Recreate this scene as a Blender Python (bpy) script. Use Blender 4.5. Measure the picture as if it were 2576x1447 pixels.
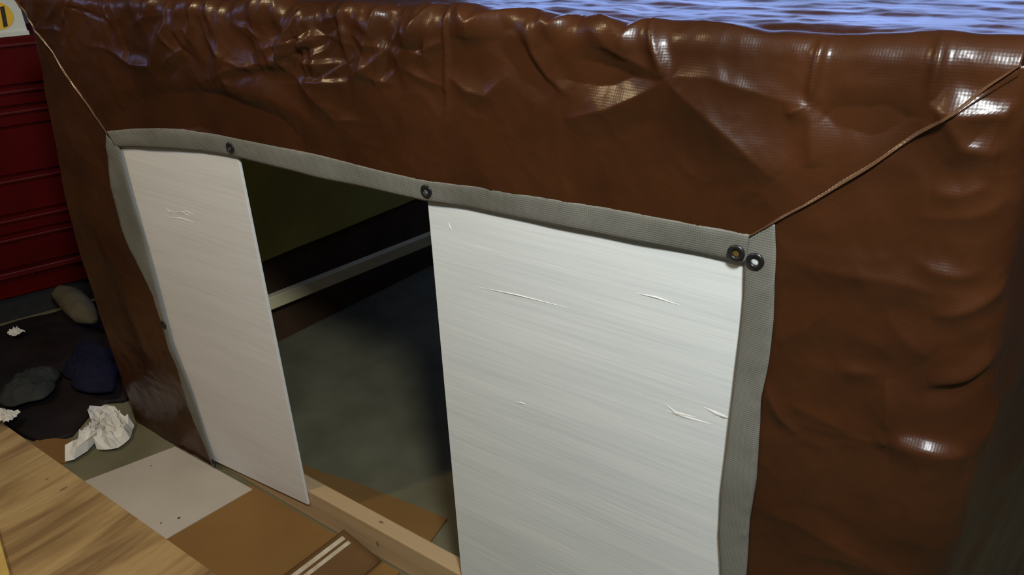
import bpy, bmesh, math, random
import numpy as np
from mathutils import Matrix, Vector

for o in list(bpy.data.objects):
    bpy.data.objects.remove(o)
scene = bpy.context.scene
C = scene.collection

# ------------------------------------------------------------------ camera
W, H, FPX = 2576, 1447, 1898.0
RC = np.array([[0.81799855, -0.23345717, 0.52571486],
               [0.57423942, 0.38477398, -0.72263274],
               [-0.0335776, 0.89299873, 0.44880487]])
CAM = np.array([0.0, -0.8866, 1.4])
cd = bpy.data.cameras.new('camera')
cam = bpy.data.objects.new('camera', cd)
C.objects.link(cam)
m = Matrix([list(RC[0]) + [CAM[0]], list(RC[1]) + [CAM[1]], list(RC[2]) + [CAM[2]], [0, 0, 0, 1]])
cam.matrix_world = m
cd.sensor_width = 36.0
cd.lens = 36.0 * FPX / W
cd.clip_start = 0.02
scene.camera = cam

# ------------------------------------------------------------------ world, lights, exposure
wd = bpy.data.worlds.new('world')
scene.world = wd
wd.use_nodes = True
wd.node_tree.nodes['Background'].inputs[0].default_value = (0.55, 0.7, 1.0, 1)
wd.node_tree.nodes['Background'].inputs[1].default_value = 0.05
vs = scene.view_settings
vs.view_transform = 'Standard'
vs.look = 'None'
vs.gamma = 1.0
vs.use_curve_mapping = False
vs.exposure = 0.0
WINDOW_STRENGTH = 4.0


def bulb(name, loc, radius, energy, col):
    l = bpy.data.lights.new(name, 'POINT')
    l.shadow_soft_size = radius
    l.energy = energy
    l.color = col
    o = bpy.data.objects.new(name, l)
    C.objects.link(o)
    o.location = loc
    return o


bulb('lamp_main', (0.14, -0.82, 2.02), 0.10, 101, (0.92, 0.98, 1.0))
bulb('lamp_warm', (-1.9, -1.15, 2.45), 0.055, 46, (1.0, 0.78, 0.46))


# ------------------------------------------------------------------ helpers
def ray(p):
    v = np.array([p[0] - W / 2, -(p[1] - H / 2), -FPX])
    return RC @ v


def on_y(p, y=0.0):
    r = ray(p)
    return CAM + r * ((y - CAM[1]) / r[1])


def on_z(p, z=0.0):
    r = ray(p)
    return CAM + r * ((z - CAM[2]) / r[2])


def empty(name, loc=(0, 0, 0)):
    o = bpy.data.objects.new(name, None)
    o.empty_display_size = 0.1
    C.objects.link(o)
    o.location = loc
    return o


def wloc(o):
    v = Vector((0, 0, 0))
    while o is not None:
        v += o.location
        o = o.parent
    return v


def obj(name, verts, faces, mat, parent=None, smooth=False, loc=None):
    """one mesh object; verts are in world coordinates"""
    me = bpy.data.meshes.new(name)
    o = bpy.data.objects.new(name, me)
    C.objects.link(o)
    v = np.array(verts, dtype=float).reshape(-1, 3)
    if parent is not None:
        o.parent = parent
        base = np.array(wloc(parent))
        v = v - base
    elif loc is not None:
        o.location = loc
        v = v - np.array(loc)
    me.from_pydata(v.tolist(), [], [list(map(int, f)) for f in faces])
    me.update()
    if mat is not None:
        me.materials.append(mat)
    if smooth:
        me.polygons.foreach_set('use_smooth', [True] * len(me.polygons))
    return o


def tag(o, label, cat=None, group=None, kind=None):
    if label:
        o['label'] = label
    if cat:
        o['category'] = cat
    if group:
        o['group'] = group
    if kind:
        o['kind'] = kind
    return o


def bevel(o, w=0.002, seg=2):
    b = o.modifiers.new('bevel', 'BEVEL')
    b.width = w
    b.segments = seg
    b.limit_method = 'ANGLE'
    return o


def solid(o, t, off=0.0):
    s = o.modifiers.new('solid', 'SOLIDIFY')
    s.thickness = t
    s.offset = off
    return o


def box_vf(x0, x1, y0, y1, z0, z1):
    v = [(x0, y0, z0), (x1, y0, z0), (x1, y1, z0), (x0, y1, z0), (x0, y0, z1), (x1, y0, z1), (x1, y1, z1), (x0, y1, z1)]
    f = [(0, 3, 2, 1), (4, 5, 6, 7), (0, 1, 5, 4), (1, 2, 6, 5), (2, 3, 7, 6), (3, 0, 4, 7)]
    return v, f


def box(name, x0, x1, y0, y1, z0, z1, mat, parent=None, bev=0.0, loc=None):
    v, f = box_vf(x0, x1, y0, y1, z0, z1)
    o = obj(name, v, f, mat, parent, loc=loc)
    if bev:
        bevel(o, bev)
    return o


def prism(name, poly, z0, z1, mat, parent=None, loc=None, bev=0.0):
    """polygon in plan, extruded; z0/z1 may be lists per corner"""
    n = len(poly)
    a = z0 if isinstance(z0, (list, tuple)) else [z0] * n
    b = z1 if isinstance(z1, (list, tuple)) else [z1] * n
    v = [(p[0], p[1], a[i]) for i, p in enumerate(poly)] + [(p[0], p[1], b[i]) for i, p in enumerate(poly)]
    f = [tuple(range(n - 1, -1, -1)), tuple(range(n, 2 * n))] + [(i, (i + 1) % n, n + (i + 1) % n, n + i) for i in range(n)]
    o = obj(name, v, f, mat, parent, loc=loc)
    if bev:
        bevel(o, bev)
    return o


def slab_xz(name, poly, y0, y1, mat, parent=None, loc=None, bev=0.0):
    """polygon in the front plane (x, z), extruded along y"""
    n = len(poly)
    v = [(p[0], y0, p[1]) for p in poly] + [(p[0], y1, p[1]) for p in poly]
    f = [tuple(range(n)), tuple(range(2 * n - 1, n - 1, -1))] + [(i, n + i, n + (i + 1) % n, (i + 1) % n) for i in range(n)]
    o = obj(name, v, f, mat, parent, loc=loc)
    bm = bmesh.new()
    bm.from_mesh(o.data)
    bmesh.ops.recalc_face_normals(bm, faces=bm.faces)
    bm.to_mesh(o.data)
    bm.free()
    if bev:
        bevel(o, bev)
    return o


def grid_faces(nu, nv, flip=False):
    i = np.arange(nu - 1)[:, None]
    j = np.arange(nv - 1)[None, :]
    a = i * nv + j
    q = np.stack([a, a + nv, a + nv + 1, a + 1], -1).reshape(-1, 4)
    return q[:, ::-1] if flip else q


def grid(name, P, mat, parent=None, flip=False, smooth=True, loc=None):
    nu, nv = P.shape[:2]
    return obj(name, P.reshape(-1, 3), grid_faces(nu, nv, flip), mat, parent, smooth, loc)


# gradient noise, vectorised
_rng = np.random.RandomState(11)
_perm = _rng.permutation(256)
_perm = np.concatenate([_perm, _perm])
_ga = _rng.rand(256) * 2 * math.pi


def pnoise(x, y, seed=0):
    x = np.asarray(x, float) + seed * 17.31
    y = np.asarray(y, float) + seed * 9.77
    xi = np.floor(x).astype(int)
    yi = np.floor(y).astype(int)
    xf = x - xi
    yf = y - yi
    u = xf ** 3 * (xf * (xf * 6 - 15) + 10)
    v = yf ** 3 * (yf * (yf * 6 - 15) + 10)

    def g(ix, iy, dx, dy):
        a = _ga[_perm[(_perm[ix & 255] + iy) & 255]]
        return np.cos(a) * dx + np.sin(a) * dy
    n00 = g(xi, yi, xf, yf)
    n10 = g(xi + 1, yi, xf - 1, yf)
    n01 = g(xi, yi + 1, xf, yf - 1)
    n11 = g(xi + 1, yi + 1, xf - 1, yf - 1)
    return (n00 * (1 - u) + n10 * u) * (1 - v) + (n01 * (1 - u) + n11 * u) * v


def fbm(x, y, oct=4, seed=0):
    s = 0
    a = 1.0
    for k in range(oct):
        s = s + a * pnoise(x * 2 ** k, y * 2 ** k, seed + k)
        a *= 0.5
    return s


def creased(x, y, oct=3, seed=0):
    """crumpled sheet: sharp ridges with flat facets between"""
    wx = x + 0.35 * pnoise(x * 0.8, y * 0.8, seed + 31)
    wy = y + 0.35 * pnoise(x * 0.8, y * 0.8, seed + 47)
    s = 0
    a = 1.0
    for k in range(oct):
        s = s + a * (0.5 - np.abs(pnoise(wx * 1.9 ** k, wy * 1.9 ** k, seed + 3 * k)))
        a *= 0.5
    return s


# ------------------------------------------------------------------ materials
def new_mat(name):
    mt = bpy.data.materials.new(name)
    mt.use_nodes = True
    nt = mt.node_tree
    return mt, nt, nt.nodes['Principled BSDF']


def node(nt, t, **kw):
    n = nt.nodes.new(t)
    for k, v in kw.items():
        if k in n.inputs:
            n.inputs[k].default_value = v
        else:
            setattr(n, k, v)
    return n


def ramp(nt, fac, stops):
    r = nt.nodes.new('ShaderNodeValToRGB')
    e = r.color_ramp.elements
    while len(e) < len(stops):
        e.new(0.5)
    for i, (p, c) in enumerate(stops):
        e[i].position = p
        e[i].color = tuple(c) + (1,)
    nt.links.new(fac, r.inputs[0])
    return r


def coords(nt, scale=(1, 1, 1), rot=(0, 0, 0)):
    tc = nt.nodes.new('ShaderNodeTexCoord')
    mp = nt.nodes.new('ShaderNodeMapping')
    mp.inputs['Scale'].default_value = scale
    mp.inputs['Rotation'].default_value = rot
    nt.links.new(tc.outputs['Object'], mp.inputs[0])
    return mp.outputs[0]


def mat_noise(name, c0, c1, rough=0.7, scale=(8, 8, 8), detail=4, bump=0.0, bscale=None, spec=0.3, lo=0.3, hi=0.7,
              bdist=0.002, nscale=1.0, metallic=0.0, rot=(0, 0, 0)):
    mt, nt, b = new_mat(name)
    n = node(nt, 'ShaderNodeTexNoise', Scale=nscale, Detail=detail)
    nt.links.new(coords(nt, scale, rot), n.inputs['Vector'])
    r = ramp(nt, n.outputs['Fac'], [(lo, c0), (hi, c1)])
    nt.links.new(r.outputs[0], b.inputs['Base Color'])
    b.inputs['Roughness'].default_value = rough
    b.inputs['Specular IOR Level'].default_value = spec
    b.inputs['Metallic'].default_value = metallic
    if bump:
        n2 = node(nt, 'ShaderNodeTexNoise', Scale=1.0, Detail=5)
        nt.links.new(coords(nt, bscale or scale, rot), n2.inputs['Vector'])
        bp = node(nt, 'ShaderNodeBump', Strength=bump, Distance=bdist)
        nt.links.new(n2.outputs['Fac'], bp.inputs['Height'])
        nt.links.new(bp.outputs[0], b.inputs['Normal'])
    return mt


def mat_tarp(name, c0, c1, rough=0.26, spec=0.5, weave=0.25, soft=0.12, trans=0.0):
    mt, nt, b = new_mat(name)
    n = node(nt, 'ShaderNodeTexNoise', Scale=5.0, Detail=5)
    nt.links.new(coords(nt), n.inputs['Vector'])
    r = ramp(nt, n.outputs['Fac'], [(0.35, c0), (0.68, c1)])
    nt.links.new(r.outputs[0], b.inputs['Base Color'])
    b.inputs['Specular IOR Level'].default_value = spec
    n3 = node(nt, 'ShaderNodeTexNoise', Scale=9.0, Detail=3)
    nt.links.new(coords(nt), n3.inputs['Vector'])
    mr = node(nt, 'ShaderNodeMapRange')
    mr.inputs['To Min'].default_value = rough - 0.07
    mr.inputs['To Max'].default_value = rough + 0.10
    nt.links.new(n3.outputs['Fac'], mr.inputs['Value'])
    nt.links.new(mr.outputs[0], b.inputs['Roughness'])
    # woven tape relief
    wa = node(nt, 'ShaderNodeTexWave', wave_type='BANDS', bands_direction='X')
    wa.inputs['Scale'].default_value = 95.0
    wa.inputs['Distortion'].default_value = 1.2
    wb = node(nt, 'ShaderNodeTexWave', wave_type='BANDS', bands_direction='Z')
    wb.inputs['Scale'].default_value = 95.0
    wb.inputs['Distortion'].default_value = 1.2
    for w_ in (wa, wb):
        nt.links.new(coords(nt), w_.inputs['Vector'])
    ad = node(nt, 'ShaderNodeMath', operation='ADD')
    nt.links.new(wa.outputs['Fac'], ad.inputs[0])
    nt.links.new(wb.outputs['Fac'], ad.inputs[1])
    bp = node(nt, 'ShaderNodeBump', Strength=weave, Distance=0.0006)
    nt.links.new(ad.outputs[0], bp.inputs['Height'])
    n4 = node(nt, 'ShaderNodeTexNoise', Scale=38.0, Detail=4)
    nt.links.new(coords(nt), n4.inputs['Vector'])
    bp2 = node(nt, 'ShaderNodeBump', Strength=soft, Distance=0.006)
    nt.links.new(n4.outputs['Fac'], bp2.inputs['Height'])
    nt.links.new(bp.outputs[0], bp2.inputs['Normal'])
    nt.links.new(bp2.outputs[0], b.inputs['Normal'])
    if trans:
        tl = node(nt, 'ShaderNodeBsdfTranslucent')
        tl.inputs['Color'].default_value = (0.55, 0.42, 0.20, 1)
        mx = node(nt, 'ShaderNodeMixShader')
        mx.inputs[0].default_value = trans
        nt.links.new(b.outputs[0], mx.inputs[1])
        nt.links.new(tl.outputs[0], mx.inputs[2])
        nt.links.new(mx.outputs[0], nt.nodes['Material Output'].inputs['Surface'])
    return mt


def mat_emit(name, col, s):
    mt, nt, b = new_mat(name)
    b.inputs['Base Color'].default_value = (0, 0, 0, 1)
    b.inputs['Emission Color'].default_value = tuple(col) + (1,)
    b.inputs['Emission Strength'].default_value = s
    return mt


M = {}
M['tarp'] = mat_tarp('brown_tarp', (0.040, 0.0128, 0.0040), (0.072, 0.0235, 0.0075), rough=0.30, spec=0.45, weave=0.07, soft=0.17, trans=0.10)
M['fold'] = mat_tarp('tarp_fold_glint', (0.075, 0.034, 0.015), (0.115, 0.056, 0.026), rough=0.28, spec=0.5, weave=0.15)  # lighter than the tarp: the glint along the folds is put into the colour
M['hem'] = mat_tarp('grey_hem', (0.155, 0.15, 0.125), (0.215, 0.21, 0.18), rough=0.42, spec=0.4, weave=0.35, soft=0.05)
M['lining'] = mat_noise('olive_lining', (0.36, 0.30, 0.06), (0.46, 0.39, 0.09), 0.55, (5, 5, 5), spec=0.2)
M['dark_board'] = mat_noise('dark_board', (0.065, 0.036, 0.018), (0.095, 0.055, 0.030), 0.7, (9, 9, 9), spec=0.15)
M['concrete'] = mat_noise('concrete', (0.115, 0.105, 0.058), (0.185, 0.17, 0.10), 0.8, (5, 5, 5), detail=8, bump=0.2,
                          bscale=(40, 40, 40), spec=0.2, lo=0.28, hi=0.66)
M['wall'] = mat_noise('painted_wall', (0.06, 0.052, 0.045), (0.085, 0.075, 0.063), 0.8, (2, 2, 2))
M['ceiling'] = mat_noise('ceiling_paint', (0.12, 0.10, 0.085), (0.16, 0.135, 0.115), 0.8, (2, 2, 2))
M['dark_metal'] = mat_noise('dark_metal', (0.02, 0.02, 0.022), (0.03, 0.03, 0.032), 0.5, (20, 20, 20))
M['black_plastic'] = mat_noise('black_plastic', (0.008, 0.008, 0.009), (0.014, 0.014, 0.015), 0.35, (30, 30, 30), spec=0.5)
M['brass'] = mat_noise('brass', (0.55, 0.36, 0.12), (0.7, 0.48, 0.18), 0.35, (60, 60, 60), metallic=0.9)
M['lumber'] = mat_noise('pine_lumber', (0.46, 0.315, 0.165), (0.57, 0.405, 0.22), 0.65, (1.2, 28, 28), detail=5, bump=0.15,
                        bscale=(3, 120, 120), spec=0.2)
M['rail'] = mat_noise('rail_lumber', (0.74, 0.64, 0.36), (0.84, 0.74, 0.45), 0.65, (30, 1.5, 30), detail=4, spec=0.2)
M['card'] = mat_noise('brown_card', (0.20, 0.105, 0.032), (0.25, 0.135, 0.044), 0.85, (4, 4, 4), detail=6, bump=0.08,
                      bscale=(160, 14, 60), spec=0.1)
M['card_dark'] = mat_noise('dark_card', (0.125, 0.066, 0.025), (0.17, 0.092, 0.036), 0.85, (6, 6, 6), detail=6, spec=0.1)
M['card_white'] = mat_noise('whitish_card', (0.44, 0.385, 0.315), (0.51, 0.45, 0.375), 0.85, (5, 5, 5), detail=6, spec=0.1)
M['tape'] = mat_noise('pale_tape', (0.42, 0.33, 0.22), (0.60, 0.52, 0.40), 0.5, (20, 60, 20), spec=0.3)
M['paper'] = mat_noise('tissue_paper', (0.70, 0.66, 0.58), (0.80, 0.76, 0.69), 0.8, (9, 9, 9), spec=0.1)
M['red'] = mat_noise('red_enamel', (0.06, 0.0010, 0.001), (0.085, 0.0014, 0.0016), 0.6, (6, 6, 6), spec=0.08)
M['red_edge'] = mat_noise('red_edge', (0.075, 0.003, 0.004), (0.10, 0.005, 0.006), 0.45, (6, 6, 6), spec=0.2)
M['white_box'] = mat_noise('white_carton', (0.60, 0.64, 0.60), (0.70, 0.74, 0.70), 0.6, (6, 6, 6))
M['yellow'] = mat_noise('yellow_print', (0.75, 0.48, 0.03), (0.85, 0.56, 0.05), 0.6, (9, 9, 9))
M['ink'] = mat_noise('dark_print', (0.03, 0.02, 0.01), (0.05, 0.03, 0.02), 0.6, (9, 9, 9))
M['bag'] = mat_noise('dark_rag', (0.006, 0.004, 0.004), (0.016, 0.010, 0.009), 0.7, (4, 4, 4), spec=0.25)
M['blue'] = mat_noise('navy_cloth', (0.008, 0.008, 0.020), (0.015, 0.015, 0.032), 0.9, (12, 12, 12), spec=0.1)
M['grey_cloth'] = mat_noise('grey_cloth', (0.02, 0.022, 0.02), (0.045, 0.047, 0.043), 0.9, (12, 12, 12), spec=0.1)
M['beige'] = mat_noise('beige_cloth', (0.085, 0.072, 0.045), (0.13, 0.11, 0.07), 0.9, (12, 12, 12), spec=0.1)
M['pane'] = mat_emit('window_daylight', (0.31, 0.47, 1.0), WINDOW_STRENGTH)
M['frame'] = mat_noise('window_frame_paint', (0.5, 0.5, 0.48), (0.56, 0.56, 0.54), 0.6, (5, 5, 5))


def mat_paint(name, c0, c1, c2):
    """white brushed paint over horizontally grained board"""
    mt, nt, b = new_mat(name)
    n = node(nt, 'ShaderNodeTexNoise', Scale=1.0, Detail=6)
    nt.links.new(coords(nt, (2.2, 1, 26)), n.inputs['Vector'])
    r = ramp(nt, n.outputs['Fac'], [(0.3, c0), (0.5, c1), (0.72, c2)])
    nt.links.new(r.outputs[0], b.inputs['Base Color'])
    b.inputs['Roughness'].default_value = 0.5
    b.inputs['Specular IOR Level'].default_value = 0.3
    n2 = node(nt, 'ShaderNodeTexNoise', Scale=1.0, Detail=6)
    nt.links.new(coords(nt, (5, 1, 120)), n2.inputs['Vector'])
    bp = node(nt, 'ShaderNodeBump', Strength=0.35, Distance=0.0015)
    nt.links.new(n2.outputs['Fac'], bp.inputs['Height'])
    nt.links.new(bp.outputs[0], b.inputs['Normal'])
    return mt


M['paint_right'] = mat_paint('white_brushed_paint', (0.70, 0.73, 0.71), (0.76, 0.785, 0.765), (0.82, 0.84, 0.81))
M['paint_left'] = mat_paint('white_flat_paint', (0.72, 0.71, 0.68), (0.765, 0.755, 0.73), (0.80, 0.79, 0.765))


def mat_plywood(name):
    mt, nt, b = new_mat(name)
    n = node(nt, 'ShaderNodeTexNoise', Scale=1.0, Detail=5, Roughness=0.55)
    n.inputs['Distortion'].default_value = 0.6
    nt.links.new(coords(nt, (9, 1.6, 5), (0, 0, 0.16)), n.inputs['Vector'])
    r = ramp(nt, n.outputs['Fac'], [(0.30, (0.16, 0.095, 0.04)), (0.43, (0.36, 0.225, 0.095)), (0.54, (0.50, 0.335, 0.145)), (0.72, (0.60, 0.43, 0.20))])
    n2 = node(nt, 'ShaderNodeTexNoise', Scale=1.0, Detail=4)
    nt.links.new(coords(nt, (70, 5, 20), (0, 0, 0.16)), n2.inputs['Vector'])
    r2 = ramp(nt, n2.outputs['Fac'], [(0.35, (0.86, 0.84, 0.80)), (0.6, (1, 1, 1))])
    mx = node(nt, 'ShaderNodeMixRGB', blend_type='MULTIPLY')
    mx.inputs[0].default_value = 1.0
    nt.links.new(r.outputs[0], mx.inputs[1])
    nt.links.new(r2.outputs[0], mx.inputs[2])
    nt.links.new(mx.outputs[0], b.inputs['Base Color'])
    b.inputs['Roughness'].default_value = 0.6
    b.inputs['Specular IOR Level'].default_value = 0.25
    return mt


M['ply'] = mat_plywood('plywood_face')
M['ply_edge'] = mat_noise('yellow_pine', (0.62, 0.40, 0.10), (0.74, 0.52, 0.16), 0.6, (30, 2, 30))
M['knot'] = mat_noise('wood_knot', (0.16, 0.12, 0.06), (0.24, 0.18, 0.09), 0.7, (90, 90, 90))


# ------------------------------------------------------------------ the room
def struct(o):
    o['kind'] = 'structure'
    return o


RX0, RX1, RY0, RY1, RZ = -4.2, 2.6, -3.6, 4.2, 2.8
struct(box('floor', RX0, RX1, RY0, RY1, -0.1, 0.0, M['concrete']))
struct(box('ceiling', RX0, RX1, RY0, RY1, RZ, RZ + 0.1, M['ceiling']))
struct(box('wall_right', RX1, RX1 + 0.1, RY0, RY1, 0, RZ, M['wall']))
struct(box('wall_front', RX0, RX1, RY0 - 0.1, RY0, 0, RZ, M['wall']))


def wall_with_hole(name, axis, c0, c1, a0, a1, h0, h1, z0, z1):
    """wall slab along an axis with one rectangular window hole"""
    v, f = [], []
    for (p, q, r, s) in ((a0, h0, 0, RZ), (h1, a1, 0, RZ), (h0, h1, 0, z0), (h0, h1, z1, RZ)):
        bv, bf = box_vf(p, q, c0, c1, r, s) if axis == 'x' else box_vf(c0, c1, p, q, r, s)
        n = len(v)
        v += bv
        f += [tuple(i + n for i in t) for t in bf]
    return struct(obj(name, v, f, M['wall']))


wall_with_hole('wall_back', 'x', RY1, RY1 + 0.1, RX0, RX1, -4.0, 1.2, 1.35, 2.55)
wall_with_hole('wall_left', 'y', RX0 - 0.1, RX0, RY0, RY1, -2.3, -1.2, 1.9, 2.55)


def window(name, axis, c, a0, a1, z0, z1, npan):
    e = struct(empty(name, (0, 0, 0)))

    def bx(nm, p, q, r, s, d0, d1, mt):
        return box(nm, p, q, c + d0, c + d1, r, s, mt, e) if axis == 'x' else box(nm, c + d0, c + d1, p, q, r, s, mt, e)
    sg = 1 if axis == 'x' else -1
    lo, hi = sorted((0.01 * sg, 0.07 * sg))
    bx('frame_bar', a0, a1, z0, z0 + 0.05, lo, hi, M['frame'])
    bx('frame_bar', a0, a1, z1 - 0.05, z1, lo, hi, M['frame'])
    wd_ = (a1 - a0) / npan
    for k in range(npan + 1):
        ce = min(max(a0 + k * wd_, a0 + 0.025), a1 - 0.025)
        bx('mullion', ce - 0.025, ce + 0.025, z0 + 0.05, z1 - 0.05, lo, hi, M['frame'])
    lo, hi = sorted((0.04 * sg, 0.05 * sg))
    for k in range(npan):
        bx('pane', a0 + k * wd_ + 0.026, a0 + (k + 1) * wd_ - 0.026, z0 + 0.051, z1 - 0.051, lo, hi, M['pane'])
    return e


window('window_1', 'x', RY1, -4.0, 1.2, 1.35, 2.55, 4)
window('window_2', 'y', RX0, -2.3, -1.2, 1.9, 2.55, 2)

# ------------------------------------------------------------------ tarp: height field of the sheet
XL0, XR0 = -2.045, -0.03      # top corners on the front
ZT = 1.264                    # height of the roof
RR = 0.022                    # edge radius
ARC = RR * math.pi / 2
DEPTH = 2.2


def pxz(p, y=-0.012):
    q = on_y(p, y)
    return (q[0], q[2])


CREASES = []


def crease(pts, amp, w, sharp=1.0, taper=True):
    """a fold along a polyline given by points of the front plane: ridge (amp>0) or valley"""
    P = np.array([pxz(p) for p in pts])
    CREASES.append((P, amp, w, sharp, taper))


def fold(pts, amp, w, side=1):
    """a one-sided fold: a lip that stands out along the line and fades to one side only"""
    P = np.array([pxz(p) for p in pts])
    CREASES.append((P, amp, w, side, 'fold'))


def eval_creases(x, z):
    out = np.zeros_like(x)
    for P, amp, w, sharp, taper in CREASES:
        x0, x1 = P[:, 0].min() - 3 * w, P[:, 0].max() + 3 * w
        z0, z1 = P[:, 1].min() - 3 * w, P[:, 1].max() + 3 * w
        msk = (x > x0) & (x < x1) & (z > z0) & (z < z1)
        if not msk.any():
            continue
        xs, zs = x[msk], z[msk]
        best = np.full(xs.shape, 1e9)
        tt = np.zeros(xs.shape)
        sd = np.zeros(xs.shape)
        L = np.concatenate([[0], np.cumsum(np.hypot(*np.diff(P, axis=0).T))])
        for k in range(len(P) - 1):
            d = P[k + 1] - P[k]
            l2 = (d ** 2).sum()
            t = np.clip(((xs - P[k, 0]) * d[0] + (zs - P[k, 1]) * d[1]) / l2, 0, 1)
            qx = xs - P[k, 0] - t * d[0]
            qz = zs - P[k, 1] - t * d[1]
            dd = np.hypot(qx, qz)
            up = dd < best
            best = np.where(up, dd, best)
            tt = np.where(up, (L[k] + t * (L[k + 1] - L[k])) / L[-1], tt)
            sd = np.where(up, np.sign(d[0] * qz - d[1] * qx), sd)
        tp = np.sin(np.pi * np.clip(tt, 0.02, 0.98)) ** 0.6
        if taper == 'fold':
            near = np.where(sd * sharp > 0, np.exp(-best / w), np.exp(-(best / (0.22 * w)) ** 2))
            h = amp * near * tp
        else:
            k = np.clip(1 - best / (2.2 * w), 0, 1)
            prof = (1 - sharp) * np.exp(-(best / w) ** 2) + sharp * k ** 1.8
            h = amp * prof * (tp if taper else 1)
        out[msk] += h
    return out


# swags and folds under the front top edge
crease([(1105, 20), (1150, 45), (1190, 74), (1240, 55), (1330, 26)], 0.0150, 0.012)
crease([(1345, 42), (1362, 66), (1385, 78), (1412, 62), (1420, 44)], 0.0120, 0.007)
crease([(1440, 36), (1500, 62), (1575, 100), (1612, 64), (1625, 45)], 0.0150, 0.012)
crease([(1625, 45), (1640, 90), (1660, 130), (1682, 195)], 0.0120, 0.0085)
crease([(1682, 195), (1600, 150), (1450, 60)], 0.0120, 0.02)
crease([(1682, 200), (1610, 192), (1480, 186), (1400, 205)], -0.0105, 0.018)
crease([(1684, 202), (1620, 235), (1540, 270), (1420, 300)], 0.0105, 0.018)
crease([(1684, 202), (1760, 260), (1850, 340), (1960, 450)], 0.0180, 0.03)
crease([(1690, 190), (1800, 190), (1960, 245), (2040, 262)], 0.0120, 0.03)
crease([(1250, 50), (1330, 160), (1420, 240)], -0.0120, 0.02)
crease([(1330, 60), (1345, 130), (1380, 190), (1440, 240)], 0.0105, 0.014)
crease([(1130, 20), (1131, 120), (1131, 272)], 0.0065, 0.0045)
crease([(1135, 190), (1180, 225), (1230, 240), (1290, 180)], 0.0075, 0.013)
crease([(2068, 100), (2055, 180), (2043, 255)], 0.0090, 0.0055)
crease([(2043, 260), (2080, 290), (2180, 300), (2330, 290)], -0.0090, 0.018)
crease([(2043, 262), (2045, 340), (2050, 420)], 0.0075, 0.014)
crease([(2367, 100), (2358, 180), (2346, 250)], 0.0070, 0.0055)
crease([(1700, 35), (1780, 70), (1900, 100), (2060, 110)], 0.0090, 0.02)
crease([(1980, 285), (2040, 262)], 0.0060, 0.01)
# the left half, heavily crumpled
crease([(770, 20), (738, 80), (722, 150), (690, 165)], 0.016, 0.012)
fold([(720, 152), (650, 158), (590, 172), (542, 196)], 0.013, 0.05, -1)
crease([(720, 152), (760, 200), (830, 270), (900, 350)], 0.009, 0.02)
fold([(745, 158), (880, 162)], 0.008, 0.03, -1)
fold([(770, 206), (885, 208)], 0.009, 0.03, -1)
crease([(880, 160), (870, 90), (858, 5)], 0.012, 0.010)
crease([(745, 90), (785, 95), (745, 130), (770, 60), (820, 5)], 0.009, 0.008)
crease([(880, 205), (940, 165), (985, 120), (1000, 60)], 0.010, 0.012)
crease([(1100, 15), (1050, 75), (1020, 130), (985, 165)], 0.013, 0.012)
crease([(1050, 130), (1080, 140), (1082, 100), (1095, 60)], 0.007, 0.010)
crease([(960, 5), (948, 70), (925, 140)], 0.009, 0.010)
crease([(490, 5), (492, 60), (478, 108)], 0.010, 0.010)
crease([(520, 80), (545, 110), (575, 140), (560, 180)], 0.008, 0.012)
crease([(410, 5), (420, 60), (400, 130), (390, 180)], 0.009, 0.014)
crease([(258, 10), (270, 40), (290, 62)], 0.006, 0.008)
crease([(145, 8), (135, 30), (118, 52)], 0.006, 0.008)
crease([(300, 135), (340, 160), (385, 165), (390, 150)], 0.010, 0.012)
crease([(470, 120), (430, 150), (415, 170)], 0.008, 0.012)
crease([(570, 10), (640, 15), (720, 5)], 0.008, 0.012)
crease([(575, 195), (600, 215)], 0.007, 0.012)
crease([(280, 318), (400, 285), (520, 262), (640, 296), (760, 350)], -0.022, 0.035, 0.4)
crease([(420, 230), (560, 215), (700, 250), (830, 330)], 0.013, 0.03, 0.5)
crease([(860, 300), (910, 302)], 0.004, 0.008)
# the right flap
fold([(2238, 1105), (2330, 1125), (2432, 1160)], 0.0153, 0.05, -1)
crease([(2228, 945), (2238, 1020), (2236, 1100)], 0.0102, 0.014)
crease([(2205, 1085), (2238, 1115)], 0.0051, 0.008)
crease([(2330, 965), (2420, 955), (2510, 915)], 0.0102, 0.012)
crease([(2330, 985), (2420, 975), (2500, 950)], -0.0076, 0.010)
crease([(2100, 925), (2175, 935), (2225, 942)], 0.0051, 0.010)
crease([(1925, 960), (1940, 995), (1970, 1050), (2010, 1090)], 0.0068, 0.010)
crease([(1960, 1000), (2060, 1040), (2200, 1110)], 0.0059, 0.02)
crease([(1950, 860), (2010, 830), (2085, 780)], 0.0059, 0.018)
crease([(1955, 640), (2100, 680), (2260, 705), (2400, 742), (2440, 720)], 0.0068, 0.018)
crease([(2230, 780), (2270, 840), (2340, 900)], 0.0076, 0.022)
crease([(2340, 480), (2420, 488), (2485, 468)], 0.0059, 0.012)
crease([(2300, 540), (2400, 545), (2480, 535), (2540, 515)], 0.0051, 0.012)
crease([(2300, 650), (2350, 675), (2400, 692), (2460, 690)], 0.0059, 0.010)
crease([(2340, 250), (2390, 300), (2430, 365), (2500, 385), (2540, 380)], 0.0150, 0.020)
crease([(2360, 270), (2430, 285), (2530, 285), (2570, 270)], 0.0110, 0.014)
crease([(1890, 1270), (2000, 1310), (2110, 1370), (2250, 1440)], 0.0068, 0.02)
crease([(1960, 1380), (2120, 1400), (2260, 1447)], 0.0051, 0.02)
crease([(2340, 790), (2420, 780), (2500, 755), (2560, 725)], 0.0068, 0.012)
crease([(2440, 1160), (2520, 1090), (2560, 1060)], 0.0102, 0.02)
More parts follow.
